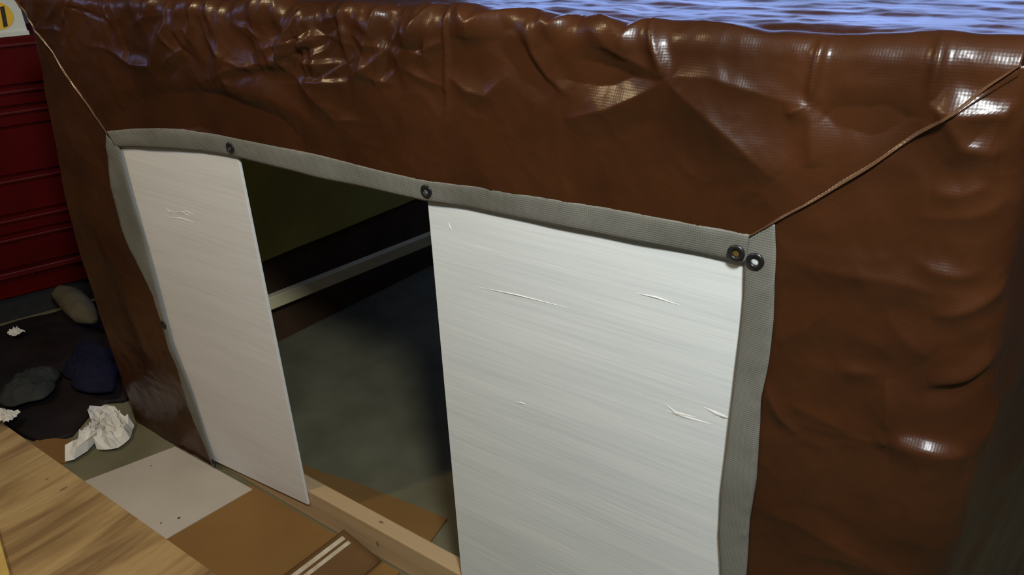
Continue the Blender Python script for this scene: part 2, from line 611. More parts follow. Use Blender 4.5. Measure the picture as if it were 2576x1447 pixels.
# the left flap
crease([(260, 600), (300, 660), (330, 700)], 0.008, 0.014)
crease([(180, 480), (260, 600), (330, 760), (400, 960)], 0.007, 0.04, 0.3)


_cr = random.Random(5)
for k in range(46):
    if k < 34:
        cx_, cy_ = _cr.uniform(725, 1100), _cr.uniform(0, 205)
    else:
        cx_, cy_ = _cr.uniform(120, 720), _cr.uniform(0, 170)
    an_ = _cr.choice([_cr.gauss(1.45, 0.35), _cr.gauss(2.2, 0.3), _cr.gauss(0.25, 0.25)])
    ln_ = _cr.uniform(25, 75)
    dx_, dy_ = math.cos(an_) * ln_, math.sin(an_) * ln_
    kx_, ky_ = _cr.uniform(-12, 12), _cr.uniform(-10, 10)
    crease([(cx_ - dx_, cy_ - dy_), (cx_ + kx_, cy_ + ky_), (cx_ + dx_, cy_ + dy_)], _cr.choice([1, 1, -1]) * _cr.uniform(0.0025, 0.0055), _cr.uniform(0.004, 0.008))


def smooth(a, b, v):
    t = np.clip((v - a) / (b - a), 0, 1)
    return t * t * (3 - 2 * t)


def disp(x, s):
    """outward displacement of the sheet; s is the length measured up the front and on over the roof"""
    x = np.asarray(x, float)
    s = np.asarray(s, float)
    front = 1 - smooth(ZT - 0.01, ZT + 0.03, s)
    d = 0.006 + 0.006 * fbm(x * 3.2, s * 3.2, 2, 3)
    d = d + 0.0055 * (creased(x * 5.5, s * 5.5, 2, 5) - 0.55)
    d = d + 0.0028 * (creased(x * 15, s * 15, 2, 8) - 0.5)
    # crumpled zone on the upper left
    zone = smooth(-1.75, -1.35, x) * (1 - smooth(-0.86, -0.74, x)) * smooth(1.12, 1.2, s)
    zone = zone + 0.5 * (1 - smooth(-1.75, -1.5, x)) * smooth(1.05, 1.16, s)
    d = d + zone * front * 0.028 * (creased(x * 8.5, s * 6.5, 2, 12) - 0.45)
    d = d + front * eval_creases(x, np.minimum(s, ZT + 0.03))
    # roof: long shallow ripples and a puckered front edge
    roof = smooth(ZT - 0.03, ZT + 0.04, s)
    d = d + roof * (0.005 * (creased(x * 2.6, s * 6.0, 3, 21) - 0.5) + 0.0022 * pnoise(x * 8, s * 26, 25) + 0.0009 * pnoise(x * 20, s * 60, 27))
    d = np.maximum(d, 0.0015)
    edge = np.exp(-((s - ZT) / 0.03) ** 2)
    d = d + edge * (0.010 * pnoise(x * 7.0, 0.3 + 0 * s, 33) + 0.006 * pnoise(x * 19.0, 0.3 + 0 * s, 35))
    return d


def sheet_point(x, s, off=0.0):
    """point of the front + edge + roof sheet"""
    s0 = ZT - RR
    d = disp(x, s) + off
    th = np.clip((s - s0) / RR, 0, math.pi / 2)
    py = np.where(s < s0, 0.0, np.where(s < s0 + ARC, RR * (1 - np.cos(th)), RR + (s - s0 - ARC)))
    pz = np.where(s < s0, s, s0 + RR * np.sin(th))
    ny = -np.cos(th)
    nz = np.sin(th)
    return np.stack([x + 0 * s, -0.008 + py + ny * d, pz + nz * d], -1)


def interp(pts, key, val):
    a = sorted((p[key], p[val]) for p in pts)
    xs = [q[0] for q in a]
    ys = [q[1] for q in a]

    def f(t):
        t = np.asarray(t, float)
        r = np.interp(t, xs, ys)
        r = np.where(t < xs[0], ys[0] + (t - xs[0]) * (ys[1] - ys[0]) / (xs[1] - xs[0]), r)
        return np.where(t > xs[-1], ys[-1] + (t - xs[-1]) * (ys[-1] - ys[-2]) / (xs[-1] - xs[-2]), r)
    return f


HEM_TOP_U = [pxz(p) for p in [(272, 332), (340, 326), (400, 325), (460, 327), (520, 335), (600, 352), (700, 372), (800, 390), (900, 415), (1000, 440), (1080, 455), (1200, 468), (1350, 492), (1500, 518), (1700, 553), (1890, 590)]]
HEM_TOP_L = [pxz(p) for p in [(300, 368), (360, 369), (420, 372), (500, 379), (550, 385), (600, 395), (700, 420), (800, 445), (900, 466), (1000, 488), (1072, 503), (1180, 520), (1300, 545), (1450, 575), (1600, 605), (1750, 634), (1872, 660)]]
HEM_R_O = [pxz(p) for p in [(1950, 556), (1953, 640), (1946, 800), (1935, 900), (1915, 1000), (1902, 1200), (1886, 1300), (1876, 1447)]]
HEM_R_I = [pxz(p) for p in [(1876, 640), (1872, 740), (1855, 900), (1842, 1020), (1815, 1240), (1810, 1340), (1816, 1447)]]
HEM_L_O = [pxz(p) for p in [(272, 336), (277, 400), (283, 460), (310, 580), (350, 665), (388, 740), (415, 830), (450, 930), (490, 1060), (530, 1152)]]
HEM_L_I = [pxz(p) for p in [(302, 370), (330, 480), (370, 620), (402, 740), (430, 850), (480, 980), (515, 1090), (541, 1166)]]
hu = interp(HEM_TOP_U, 0, 1)
hl = interp(HEM_TOP_L, 0, 1)
hro = interp(HEM_R_O, 1, 0)
hri = interp(HEM_R_I, 1, 0)
hlo = interp(HEM_L_O, 1, 0)
hli = interp(HEM_L_I, 1, 0)

DL0 = np.array(pxz((275, 336)))          # lower end of the left diagonal fold
DL1 = np.array([XL0, 1.25])
DR0 = np.array(pxz((1890, 590)))
DR1 = np.array([XR0, 1.252])
XLS = interp([(-2.055, 1.28), (-2.085, 1.057), (-2.19, 0.55), (-2.185, 0.0)], 1, 0)     # left silhouette by height

tarp = tag(empty('tarp_cover', (-1.05, 0, 0)), 'glossy brown tarp with grey hems draped over the low frame booth', 'tarp')

# upper flap: between the two diagonal folds, then over the top edge
NU, NV, NA = 760, 130, 14
u = np.linspace(0, 1, NU)[:, None]
v = np.linspace(0, 1, NV)[None, :]
sag = 0.02 * np.sin(np.pi * v) * 0
Lx = DL0[0] + (DL1[0] - DL0[0]) * v
Rx = DR0[0] + (DR1[0] - DR0[0]) * v
xx = Lx + (Rx - Lx) * u
xb = DL0[0] + (DR0[0] - DL0[0]) * u
s_top = ZT - RR
zb = hu(xb)
ss = zb + (s_top - zb) * v + 0 * xx
xa = np.repeat((DL1[0] + (DR1[0] - DL1[0]) * u), NA, 1)
sa = s_top + ARC * np.linspace(0, 1, NA)[None, :] + 0 * xa
X = np.concatenate([xx, xa[:, 1:]], 1)
S = np.concatenate([ss, sa[:, 1:]], 1)
P = sheet_point(X, S, 0.003)
solid(grid('upper_flap', P, M['tarp'], tarp), 0.0008, 1)

# roof sheet
u = np.linspace(XL0 - 0.02, XR0 + 0.03, 420)[:, None]
v = (np.linspace(0, 1, 240)[None, :]) ** 1.6
S = s_top + ARC * 0.9 + v * DEPTH + 0 * u
P = sheet_point(u + 0 * S, S, 0.003)
grid('roof_sheet', P, M['tarp'], tarp)

# left flap with its rounded corner
NU, NV = 90, 300
u = np.linspace(0, 1, NU)[:, None]
v = np.linspace(0, 1, NV)[None, :]
zt = DL1[1] + (DL0[1] - DL1[1]) * u
Z = zt * v
xo = XLS(Z)
xi = np.where(Z < DL0[1], hlo(np.minimum(Z, DL0[1])), DL0[0])
xo_top = DL1[0] + 0 * Z
Xf = xo + (xi - xo) * u
# keep the upper end on the diagonal
xd = DL1[0] + (DL0[0] - DL1[0]) * u
k = smooth(0.8, 1.0, v)
Xf = Xf * (1 - k) + xd * k
d = disp(Xf, np.minimum(Z, 1.2)) + 0.035 * smooth(0.5, 0.0, u) * 0
P = np.stack([Xf, -0.008 - d + 0.03 * (1 - smooth(0, 0.16, u)), Z], -1)
solid(grid('side_flap', P, M['tarp'], tarp), 0.0008, 1)


def side_sheet(x_of_z, sgn, y_start, seed, flare):
    NU, NV = 130, 120
    yy = np.linspace(0, 1, NU)[:, None]
    zz = np.linspace(0, 1, NV)[None, :] * 1.248
    y = y_start + yy * (DEPTH - y_start)
    wob = 0.02 * (creased(y * 3 + 0 * zz, zz * 3, 3, seed) - 0.5) * smooth(0, 0.06, yy)
    x = x_of_z(zz) + sgn * (wob + flare * (y - y_start) * (1 - 0.6 * smooth(1.0, 1.26, zz)))
    return np.stack([x + 0 * y, y + 0 * zz, zz + 0 * y], -1)


grid('side_sheet', side_sheet(lambda z: XLS(z), -1, 0.02, 41, 0.0), M['tarp'], tarp)

# right flap, turning round the corner
NU, NV = 170, 330
u = np.linspace(0, 1, NU)[:, None]
v = np.linspace(0, 1, NV)[None, :]
zt_c = 1.252
zt = DR0[1] + (zt_c - DR0[1]) * np.clip(u / 0.8, 0, 1)
Z = zt * v
xi = np.where(Z < DR0[1] - 0.02, hro(np.minimum(Z, DR0[1] - 0.02)), DR0[0] + 0.03)
RCN = 0.055
xs = -0.058 + 0.036 * smooth(1.25, 0.6, Z)           # where the corner starts to turn
uf = np.clip(u / 0.8, 0, 1)
Xf = xi + (xs - xi) * uf
xd = DR0[0] + (DR1[0] - DR0[0]) * uf
k = smooth(0.84, 1.0, v)
Xf = Xf * (1 - k) + xd * k
Xf0 = Xf
th = np.clip((u - 0.8) / 0.2, 0, 1) * (math.pi / 2)
d = disp(Xf0 + RCN * th, np.minimum(Z, 1.22))
rr = RCN * (1 - 0.8 * k)
px_ = Xf0 + rr * np.sin(th) + np.sin(th) * d
py_ = -0.008 + rr * (1 - np.cos(th)) - np.cos(th) * d
P = np.stack([px_, py_, Z + 0 * px_], -1)
solid(grid('side_flap', P, M['tarp'], tarp), 0.0008, 1)
xe = P[-1, :, 0]
ze = P[-1, :, 2]
grid('side_sheet', side_sheet(lambda z: np.interp(z, ze, xe) + 0.0 * z, 1, 0.045, 52, 0.22), M['tarp'], tarp, flip=True)
# unseen rear sheet, width set to hold back window light inside; left part open
gx = np.linspace(-1.35, 0.10, 40)[:, None]
gz = np.linspace(0, 1.248, 40)[None, :]
P = np.stack([gx + 0 * gz, DEPTH + 0.012 * creased(gx * 3, gz * 3, 2, 61), gz + 0 * gx], -1)
grid('unseen_rear_sheet', P, M['tarp'], tarp)


# diagonal folded seams
def seam(a, b, width, seed):
    n = 90
    t = np.linspace(0, 1, n)
    a = np.array(a)
    b = np.array(b)
    dirv = (b - a) / np.linalg.norm(b - a)
    nrm = np.array([-dirv[1], dirv[0]])
    if nrm[1] < 0:
        nrm = -nrm
    rows = []
    prof = [(-0.35, 0.0), (-0.1, 0.7), (0.0, 1.0), (0.12, 0.9), (0.5, 0.35), (0.9, 0.05)]
    wv = width * (0.7 + 0.5 * np.abs(pnoise(t * 7, 0 * t, seed))) * np.sin(np.pi * np.clip(t, 0.03, 0.97)) ** 0.35
    bow = 0.006 * np.sin(np.pi * t) * (1 if seed % 2 else -1) + 0.003 * pnoise(t * 5, 0 * t + 4, seed)
    for (o_, h_) in prof:
        x = a[0] + dirv[0] * t * np.linalg.norm(b - a) + nrm[0] * (o_ * wv + bow)
        z = a[1] + dirv[1] * t * np.linalg.norm(b - a) + nrm[1] * (o_ * wv + bow)
        dd = disp(x, np.minimum(z, 1.24))
        rows.append(np.stack([x, -0.0115 - dd - h_ * 0.0045 * (0.7 + 0.5 * pnoise(t * 9, 0 * t + 2, seed)), z], -1))
    return grid('folded_seam', np.stack(rows, 0), M['fold'], tarp, flip=True)


seam(DL0, DL1, 0.0035, 3)
seam(DR0, DR1, 0.005, 6)


# hems
def hem_strip(name, A, B, along, n, m_, seed, up=True):
    """strip between curves A and B (arrays n x 2 of front-plane points)"""
    w_ = np.linspace(0, 1, m_)[None, :, None]
    Q = A[:, None, :] * (1 - w_) + B[:, None, :] * w_
    x = Q[..., 0]
    z = Q[..., 1]
    edge = np.abs(np.linspace(-1, 1, m_))[None, :] ** 6 * 0.0015
    d = disp(x, z) * (1 - w_[..., 0]) + (0.004 + 0.0035 * fbm(x * 6, z * 6, 2, seed)) * w_[..., 0]
    P = np.stack([x, -0.0125 - np.maximum(d, 0.0) + edge, z], -1)
    o = grid(name, P, M['hem'], tarp, flip=up)
    solid(o, 0.0012, 0)
    return o


n = 260
t = np.linspace(0, 1, n)
xA = DL0[0] - 0.002 + (DR0[0] - DL0[0] + 0.002) * t
xB = pxz((296, 368))[0] + (pxz((1878, 662))[0] - pxz((296, 368))[0]) * t
upper_hem = tag(hem_strip('hem', np.stack([xA, hu(xA) + 0.003], 1), np.stack([xB, hl(xB)], 1), 'x', n, 12, 71, True), 'grey hem along the top of the opening')
zr = np.linspace(pxz((1950, 556))[1], 0.004, n)
zi = np.linspace(pxz((1878, 600))[1], 0.004, n)
right_hem = tag(hem_strip('hem', np.stack([hro(zr) + 0.002, zr], 1), np.stack([np.where(zi > pxz((1876, 640))[1], pxz((1876, 640))[0], hri(zi)), zi], 1), 'z', n, 12, 74, False), 'grey hem down the right of the opening')
zl = np.linspace(pxz((272, 336))[1], 0.004, n)
zi = np.linspace(pxz((302, 372))[1], 0.004, n)
left_hem = tag(hem_strip('hem', np.stack([hlo(zl) - 0.002, zl], 1), np.stack([hli(zi), zi], 1), 'z', n, 12, 77, True), 'grey hem down the left of the opening')


# grommets
def ring_mesh(name, c, r0, r1, depth, mat, parent, axis=(0, -1, 0), seg=28):
    ax = Vector(axis).normalized()
    q = Vector((0, 0, 1)).rotation_difference(ax)
    v, f = [], []
    prof = [(r0, -0.001), (r0, depth * 0.8), ((r0 + r1) / 2, depth), (r1 * 0.97, depth * 0.6), (r1, 0.0), (r1 * 0.97, -0.001)]
    k = len(prof)
    for i in range(seg):
        a = 2 * math.pi * i / seg
        for (r, h) in prof:
            p = q @ Vector((r * math.cos(a), r * math.sin(a), h)) + Vector(c)
            v.append(tuple(p))
    for i in range(seg):
        for j in range(k):
            f.append((i * k + j, ((i + 1) % seg) * k + j, ((i + 1) % seg) * k + (j + 1) % k, i * k + (j + 1) % k))
    return obj(name, v, f, mat, parent, smooth=True)


def disc(name, c, r, h, mat, parent, axis=(0, -1, 0), seg=20, dome=0.3):
    ax = Vector(axis).normalized()
    q = Vector((0, 0, 1)).rotation_difference(ax)
    v, f = [], []
    prof = [(r, 0), (r, h * (1 - dome)), (r * 0.7, h)]
    for (rr_, hh) in prof:
        for i in range(seg):
            a = 2 * math.pi * i / seg
            v.append(tuple(q @ Vector((rr_ * math.cos(a), rr_ * math.sin(a), hh)) + Vector(c)))
    for j in range(2):
        for i in range(seg):
            f.append((j * seg + i, j * seg + (i + 1) % seg, (j + 1) * seg + (i + 1) % seg, (j + 1) * seg + i))
    f.append(tuple(2 * seg + i for i in range(seg)))
    f.append(tuple(range(seg - 1, -1, -1)))
    return obj(name, v, f, mat, parent)


def hem_y(x, z, w_):
    d = float(disp(np.array([x]), np.array([z]))[0]) * (1 - w_) + 0.004 * w_
    return -0.0145 - max(d, 0)


for (p, w_, eye, R1) in [((1857, 632), 0.55, 'brass', 0.0115), ((1905, 652), 0.5, 'hole', 0.0115), ((1080, 478), 0.5, 'hole', 0.0115),
                         ((585, 370), 0.5, 'hole', 0.0115), ((417, 815), 0.6, 'hole', 0.0115), ((542, 1160), 0.7, 'hole', 0.010)]:
    x, z = pxz(p)
    y = hem_y(x, z, w_)
    g = ring_mesh('grommet', (x, y, z), 0.0052, R1, 0.0022, M['black_plastic'], tarp, (0, -1, 0))
    if eye == 'brass':
        tag(disc('screw_head', (x, y + 0.002, z), 0.0052, 0.002, M['brass'], g), 'brass screw in the grommet')
    elif p[0] == 1905:
        disc('eye_backing', (x, y + 0.002, z), 0.0052, 0.0012, M['white_box'], g)
    else:
        disc('eye_backing', (x, y + 0.002, z), 0.0052, 0.0010, M['hem'], g)

# ------------------------------------------------------------------ the frame under the tarp
fr = tag(empty('booth_frame', (-1.05, 0.02, 0)), 'pine frame of the booth with a sill across the doorway', 'frame')
o = box('sill', -2.10, -0.12, 0.0, 0.040, 0.0, 0.100, M['lumber'], fr, bev=0.004)
tag(o, 'pine board on edge across the doorway floor')
for (px, py, face) in ((959, 1314, 'top'), (950, 1369, 'front')):
    if face == 'top':
        q = on_z((px, py), 0.1)
        pts_ = [(q[0] + 0.007 * math.cos(a_), q[1] + 0.0035 * math.sin(a_), 0.1004) for a_ in np.linspace(0, 2 * math.pi, 13)[:-1]]
    else:
        q = on_y((px, py), 0.0)
        pts_ = [(q[0] + 0.0035 * math.cos(a_), -0.0004, q[2] + 0.010 * math.sin(a_)) for a_ in np.linspace(0, 2 * math.pi, 13)[:-1]]
    obj('knot', pts_, [tuple(range(12))], M['knot'], o)
a = on_z((673, 763), 0.19)
b = on_z((1076, 602), 0.19)
dv = (b - a) / np.linalg.norm(b - a)
a2 = a - dv * 0.48
b2 = b + dv * 0.7
nv_ = np.array([-dv[1], dv[0], 0])
hw, hh = 0.016, 0.024
rv = []
for base in (a2, b2):
    for (sx, sz) in ((-1, -1), (1, -1), (1, 1), (-1, 1)):
        rv.append(base + nv_ * hw * sx + np.array([0, 0, hh * sz]))
o = obj('side_rail', rv, [(0, 1, 2, 3), (7, 6, 5, 4), (0, 4, 5, 1), (1, 5, 6, 2), (2, 6, 7, 3), (3, 7, 4, 0)], M['rail'], fr)
bm = bmesh.new(); bm.from_mesh(o.data); bmesh.ops.recalc_face_normals(bm, faces=bm.faces); bm.to_mesh(o.data); bm.free()
bevel(o, 0.004)
# dark board behind the rail along the left wall, lining above it
p0 = np.array([-2.165, 0.045]); p1 = np.array([-2.06, 1.60])
prism('side_board', [tuple(p0), (p0[0] + 0.008, p0[1]), (p1[0] + 0.008, p1[1]), tuple(p1)], 0.0, [0.36, 0.36, 0.44, 0.44], M['dark_board'], fr)
for (x0, x1, y0, y1) in ((-2.02, -1.982, 0.05, 0.088), (-0.11, -0.07, 0.05, 0.088), (-2.02, -1.982, DEPTH - 0.1, DEPTH - 0.06), (-0.09, -0.05, DEPTH - 0.1, DEPTH - 0.06)):
    box('post', x0, x1, y0, y1, 0.1 if y0 < 1 else 0.0, 1.20, M['lumber'], fr, bev=0.003)
box('top_rail', -2.03, -0.05, 0.05, 0.088, 1.19, 1.24, M['lumber'], fr, bev=0.003)
box('top_rail', -2.03, -0.05, DEPTH - 0.1, DEPTH - 0.062, 1.19, 1.24, M['lumber'], fr, bev=0.003)
lin = np.stack([np.stack([np.linspace(-2.10, -2.0, 40), np.linspace(0.10, 2.0, 40), np.full(40, z)], -1) for z in np.linspace(0.34, 1.22, 24)], 0)
lin[..., 0] += 0.012 * creased(lin[..., 1] * 3, lin[..., 2] * 3, 2, 81) - 0.02
tag(grid('side_lining', lin, M['lining'], tarp, flip=True), 'olive inside face of the tarp')

# ------------------------------------------------------------------ white panels
def px_poly(pts, y):
    return [pxz(p, y) for p in pts]


PY0, PY1 = -0.0075, -0.001
lp = px_poly([(290, 345), (596, 372), (598, 395), (775, 1271), (540, 1168)], PY0)
lp[0] = (lp[0][0], lp[2][1] + 0.02)
lp[1] = (lp[2][0], lp[2][1] + 0.02)
lp[4] = (-1.86, 0.004)
lp[0] = (lp[4][0] + 0.0, lp[0][1])
left_panel = slab_xz('white_board', [lp[0], lp[4], lp[3], lp[1]], PY0, PY1, M['paint_left'], loc=(lp[4][0], PY0, 0.0), bev=0.0012)
tag(left_panel, 'narrow white painted board left of the dark doorway', 'board')
rp = px_poly([(1074, 480), (1075, 505), (1160, 1447)], PY0)
xr = pxz((1905, 700), PY0)[0] + 0.01
right_panel = slab_xz('white_board', [(rp[1][0], rp[1][1] + 0.02), (rp[2][0] + 0.001, 0.004), (xr + 0.01, 0.004), (xr, rp[1][1] + 0.04)], PY0, PY1, M['paint_right'], loc=(rp[2][0], PY0, 0.0), bev=0.0012)
tag(right_panel, 'wide white painted board right of the dark doorway', 'board')


def smear(pts, w_, parent, mat, h=0.0012):
    """a raised streak of paint on a panel"""
    P0 = np.array([pxz(p, PY0) for p in pts])
    n_ = len(P0)
    v, f = [], []
    for i, p in enumerate(P0):
        ww = w_ * (0.25 if i in (0, n_ - 1) else 1.0)
        for (o_, y_) in ((-1, 0), (-0.4, -h), (0.4, -h), (1, 0)):
            v.append((p[0], PY0 + y_ * (0.3 if i in (0, n_ - 1) else 1) + 0.0001, p[1] + o_ * ww))
    for i in range(n_ - 1):
        for j in range(3):
            f.append((i * 4 + j, i * 4 + j + 1, (i + 1) * 4 + j + 1, (i + 1) * 4 + j))
    return obj('paint_streak', v, f, mat, parent, smooth=True)


M['streak'] = mat_noise('thick_white_paint', (0.82, 0.81, 0.76), (0.88, 0.87, 0.83), 0.35, (9, 9, 9), spec=0.5)
M['crack'] = mat_noise('bare_crack', (0.30, 0.28, 0.22), (0.40, 0.37, 0.30), 0.7, (20, 20, 20))
for pts, w_ in (([(425, 548), (455, 550), (490, 560)], 0.003), ([(438, 535), (470, 532), (488, 540)], 0.002), ([(450, 540), (462, 535), (476, 543)], 0.0025), ([(417, 524), (428, 533), (440, 535)], 0.0015)):
    smear(pts, w_, left_panel, M['streak'])
for pts, w_ in (([(1675, 1018), (1700, 1040), (1750, 1050)], 0.004), ([(1680, 1035), (1720, 1048), (1790, 1068)], 0.003), ([(1770, 1025), (1800, 1040), (1835, 1052)], 0.004),
                ([(1200, 722), (1300, 742), (1430, 775)], 0.0012), ([(1600, 738), (1650, 748), (1710, 768)], 0.0016), ([(1128, 560), (1132, 572), (1136, 580)], 0.004), ([(1300, 1015), (1312, 1014), (1322, 1018)], 0.002)):
    smear(pts, w_, right_panel, M['streak'])
smear([(1805, 1045), (1820, 1050), (1835, 1053)], 0.0016, right_panel, M['crack'])

# ------------------------------------------------------------------ cards on the floor
def fl(p, z=0.0):
    q = on_z(p, z)
    return (q[0], q[1])


CT = 0.004
c = prism('cardboard_sheet', [(-1.885, -0.024), (-1.98, -0.30), (-1.575, -0.30), (-1.535, -0.016)], 0.0005, 0.0005 + CT + 0.003, M['card_white'], loc=(-1.75, -0.15, 0.0005), bev=0.001)
tag(c, 'greyish white cardboard sheet on the floor before the narrow white board', 'cardboard')
for (px, py, r) in ((450, 1303, 0.004), (405, 1316, 0.0025), (380, 1172, 0.002)):
    x, y = fl((px, py), 0.008)
    disc('dirt_speck', (x, y, 0.0074), r, 0.0006, M['dark_board'], c, (0, 0, 1), 8)
c = prism('cardboard_sheet', [(-1.56, -0.006), (-1.60, -0.40), (-0.97, -0.40), (-1.0, -0.006)], 0.0005, 0.0005 + CT, M['card'], loc=(-1.3, -0.2, 0.0005), bev=0.001)
tag(c, 'flat brown cardboard sheet on the floor against the pine sill', 'cardboard')
# flap leaning up against the sill, with two pale tape lines
A = np.array([-1.225, -0.225, 0.010]); B = np.array([-1.172, -0.014, 0.052]); Cc = np.array([-1.055, -0.010, 0.012]); A2 = np.array([-1.07, -0.225, 0.008])


def on_flap(s_, w_, lift=0.0):
    p = A + (B - A) * s_
    q_ = A2 + (Cc - A2) * s_
    return p + (q_ - p) * w_ + np.array([0, 0, lift])


Pf = np.stack([np.stack([on_flap(s_, w_) for w_ in np.linspace(0, 1, 9)], 0) for s_ in np.linspace(0, 1, 11)], 0)
flap = grid('cardboard_flap', Pf, M['card_dark'], loc=(-1.13, -0.12, 0.008), flip=True)
solid(flap, 0.003, 0)
tag(flap, 'dark brown cardboard flap with two pale stripes leaning on the sill', 'cardboard')
for w0, w1 in ((0.10, 0.19), (0.25, 0.33)):
    v_ = []
    for s_ in np.linspace(0.02, 0.93, 14):
        v_ += [on_flap(s_, w0, 0.0021), on_flap(s_, w1, 0.0021)]
    obj('pale_stripe', v_, [(2 * i, 2 * i + 1, 2 * i + 3, 2 * i + 2) for i in range(13)], M['tape'], flap)
# card inside the doorway
pts = [fl(p, 0.002) for p in ((752, 1166), (830, 1195), (914, 1222), (1013, 1262), (1125, 1306), (1082, 1366))]
pts = [(max(-1.6, q[0]), q[1]) for q in pts] + [(-0.99, 0.045), (-1.55, 0.045)]
c = prism('cardboard_sheet', pts, 0.0005, 0.0045, M['card'], loc=(-1.25, 0.1, 0.0005))
tag(c, 'brown cardboard strip on the booth floor behind the sill', 'cardboard')

# ------------------------------------------------------------------ plywood in the foreground
pl = tag(empty('plywood_board', (-1.9, -0.55, 0.0085)), 'weathered plywood board lying flat in the near left corner', 'board')
PZ = 0.021
e0 = fl((0, 1058), PZ)
e1 = fl((545, 1447), PZ)
ye = (e0[1] + e1[1]) / 2
prism('sheet', [(-2.75, ye), (-2.75, -0.95), (-1.02, -0.95), (-1.02, ye)], 0.0086, PZ, M['ply'], pl, bev=0.0015)
for (px, py, rx, ry) in ((160, 1230, 0.004, 0.011), (118, 1206, 0.0025, 0.006)):
    x, y = fl((px, py), PZ)
    n_ = 14
    v_ = [(x + rx * math.cos(2 * math.pi * i / n_), y + ry * math.sin(2 * math.pi * i / n_), PZ + 0.0004) for i in range(n_)]
    obj('knot', v_, [tuple(range(n_))], M['knot'], pl)
b0 = fl((-2, 1350), 0.04)
b1 = fl((25, 1447), 0.04)
b0 = np.array(b0); b1 = np.array(b1)
dd_ = (b1 - b0) / np.linalg.norm(b1 - b0)
nn_ = np.array([dd_[1], -dd_[0]])
if nn_[0] > 0:
    nn_ = -nn_
c0 = b0 - dd_ * 0.06
c1 = b1 + dd_ * 0.10
st = prism('lumber_strip', [tuple(c0), tuple(c0 + nn_ * 0.09), tuple(c1 + nn_ * 0.09), tuple(c1)], PZ + 0.0004, 0.040, M['ply_edge'], loc=(float(c0[0]), float(c0[1]), PZ), bev=0.002)
bm = bmesh.new(); bm.from_mesh(st.data); bmesh.ops.recalc_face_normals(bm, faces=bm.faces); bm.to_mesh(st.data); bm.free()
tag(st, 'yellow pine strip lying on the plywood at the bottom left corner', 'lumber')

# ------------------------------------------------------------------ red tool chest
ANG = math.radians(19.3)
P0c = np.array([-3.1434, 0.1002])
ex = np.array([math.sin(ANG), math.cos(ANG)])        # along the face
en = np.array([math.cos(ANG), -math.sin(ANG)])       # out of the face


def cbox(name, s0, s1, d0, d1, z0, z1, mat, parent, bev=0.0):
    poly = [P0c + ex * s0 + en * d0, P0c + ex * s1 + en * d0, P0c + ex * s1 + en * d1, P0c + ex * s0 + en * d1]
    poly = [tuple(q) for q in poly][::-1]
    return prism(name, poly, z0, z1, mat, parent, bev=bev)


ch = tag(empty('tool_chest', (float(P0c[0] - 0.15), float(P0c[1] + 0.2), 0)), 'red metal drawer chest standing behind the left edge of the tarp', 'tool chest')
S0, S1 = -0.28, 0.66
cbox('body', S0, S1, -0.45, -0.012, 0.10, 1.052, M['red'], ch, 0.006)
cbox('plinth', S0 + 0.02, S1 - 0.02, -0.43, -0.03, 0.0, 0.10, M['dark_metal'], ch)
zs = [0.216, 0.352, 0.425, 0.572, 0.745, 0.816, 0.888, 1.045]
for i in range(len(zs) - 1):
    dr = cbox('drawer', S0 + 0.015, S1 - 0.015, -0.0115, 0.0, zs[i] + 0.007, zs[i + 1] - 0.004, M['red'], ch, 0.002)
    if i != 3:
        tag(cbox('handle_lip', S0 + 0.02, S1 - 0.02, 0.0003, 0.010, zs[i + 1] - 0.022, zs[i + 1] - 0.012, M['red_edge'], dr, 0.002), None)
cbox('bottom_rail', S0, S1, -0.0115, 0.006, 0.185, 0.208, M['red_edge'], ch, 0.003)
# white carton on the chest
wb = tag(empty('white_carton', (float(P0c[0] - 0.1), float(P0c[1] + 0.2), 1.0525)), 'white carton with a yellow mark on top of the red chest', 'box')
cbox('carton_body', -0.1, 0.335, -0.25, -0.03, 1.053, 1.30, M['white_box'], wb, 0.002)
cbox('carton_lid_edge', -0.1, 0.338, -0.0295, -0.022, 1.053, 1.068, M['white_box'], wb, 0.001)


def chest_face(s, dpt, z):
    q = P0c + ex * s + en * dpt
    return (q[0], q[1], z)


cx = 0.262
v_ = [chest_face(cx + 0.05 * math.cos(a_) - 0.005, -0.0285, 1.125 + 0.047 * math.sin(a_)) for a_ in np.linspace(0, 2 * math.pi, 25)[:-1]]
obj('yellow_mark', v_, [tuple(range(23, -1, -1))], M['yellow'], wb)
v_ = [chest_face(cx + a_, -0.0275, z_) for a_, z_ in ((0.004, 1.085), (0.018, 1.088), (0.026, 1.155), (0.012, 1.152))]
obj('dark_stroke', v_, [(3, 2, 1, 0)], M['ink'], wb)


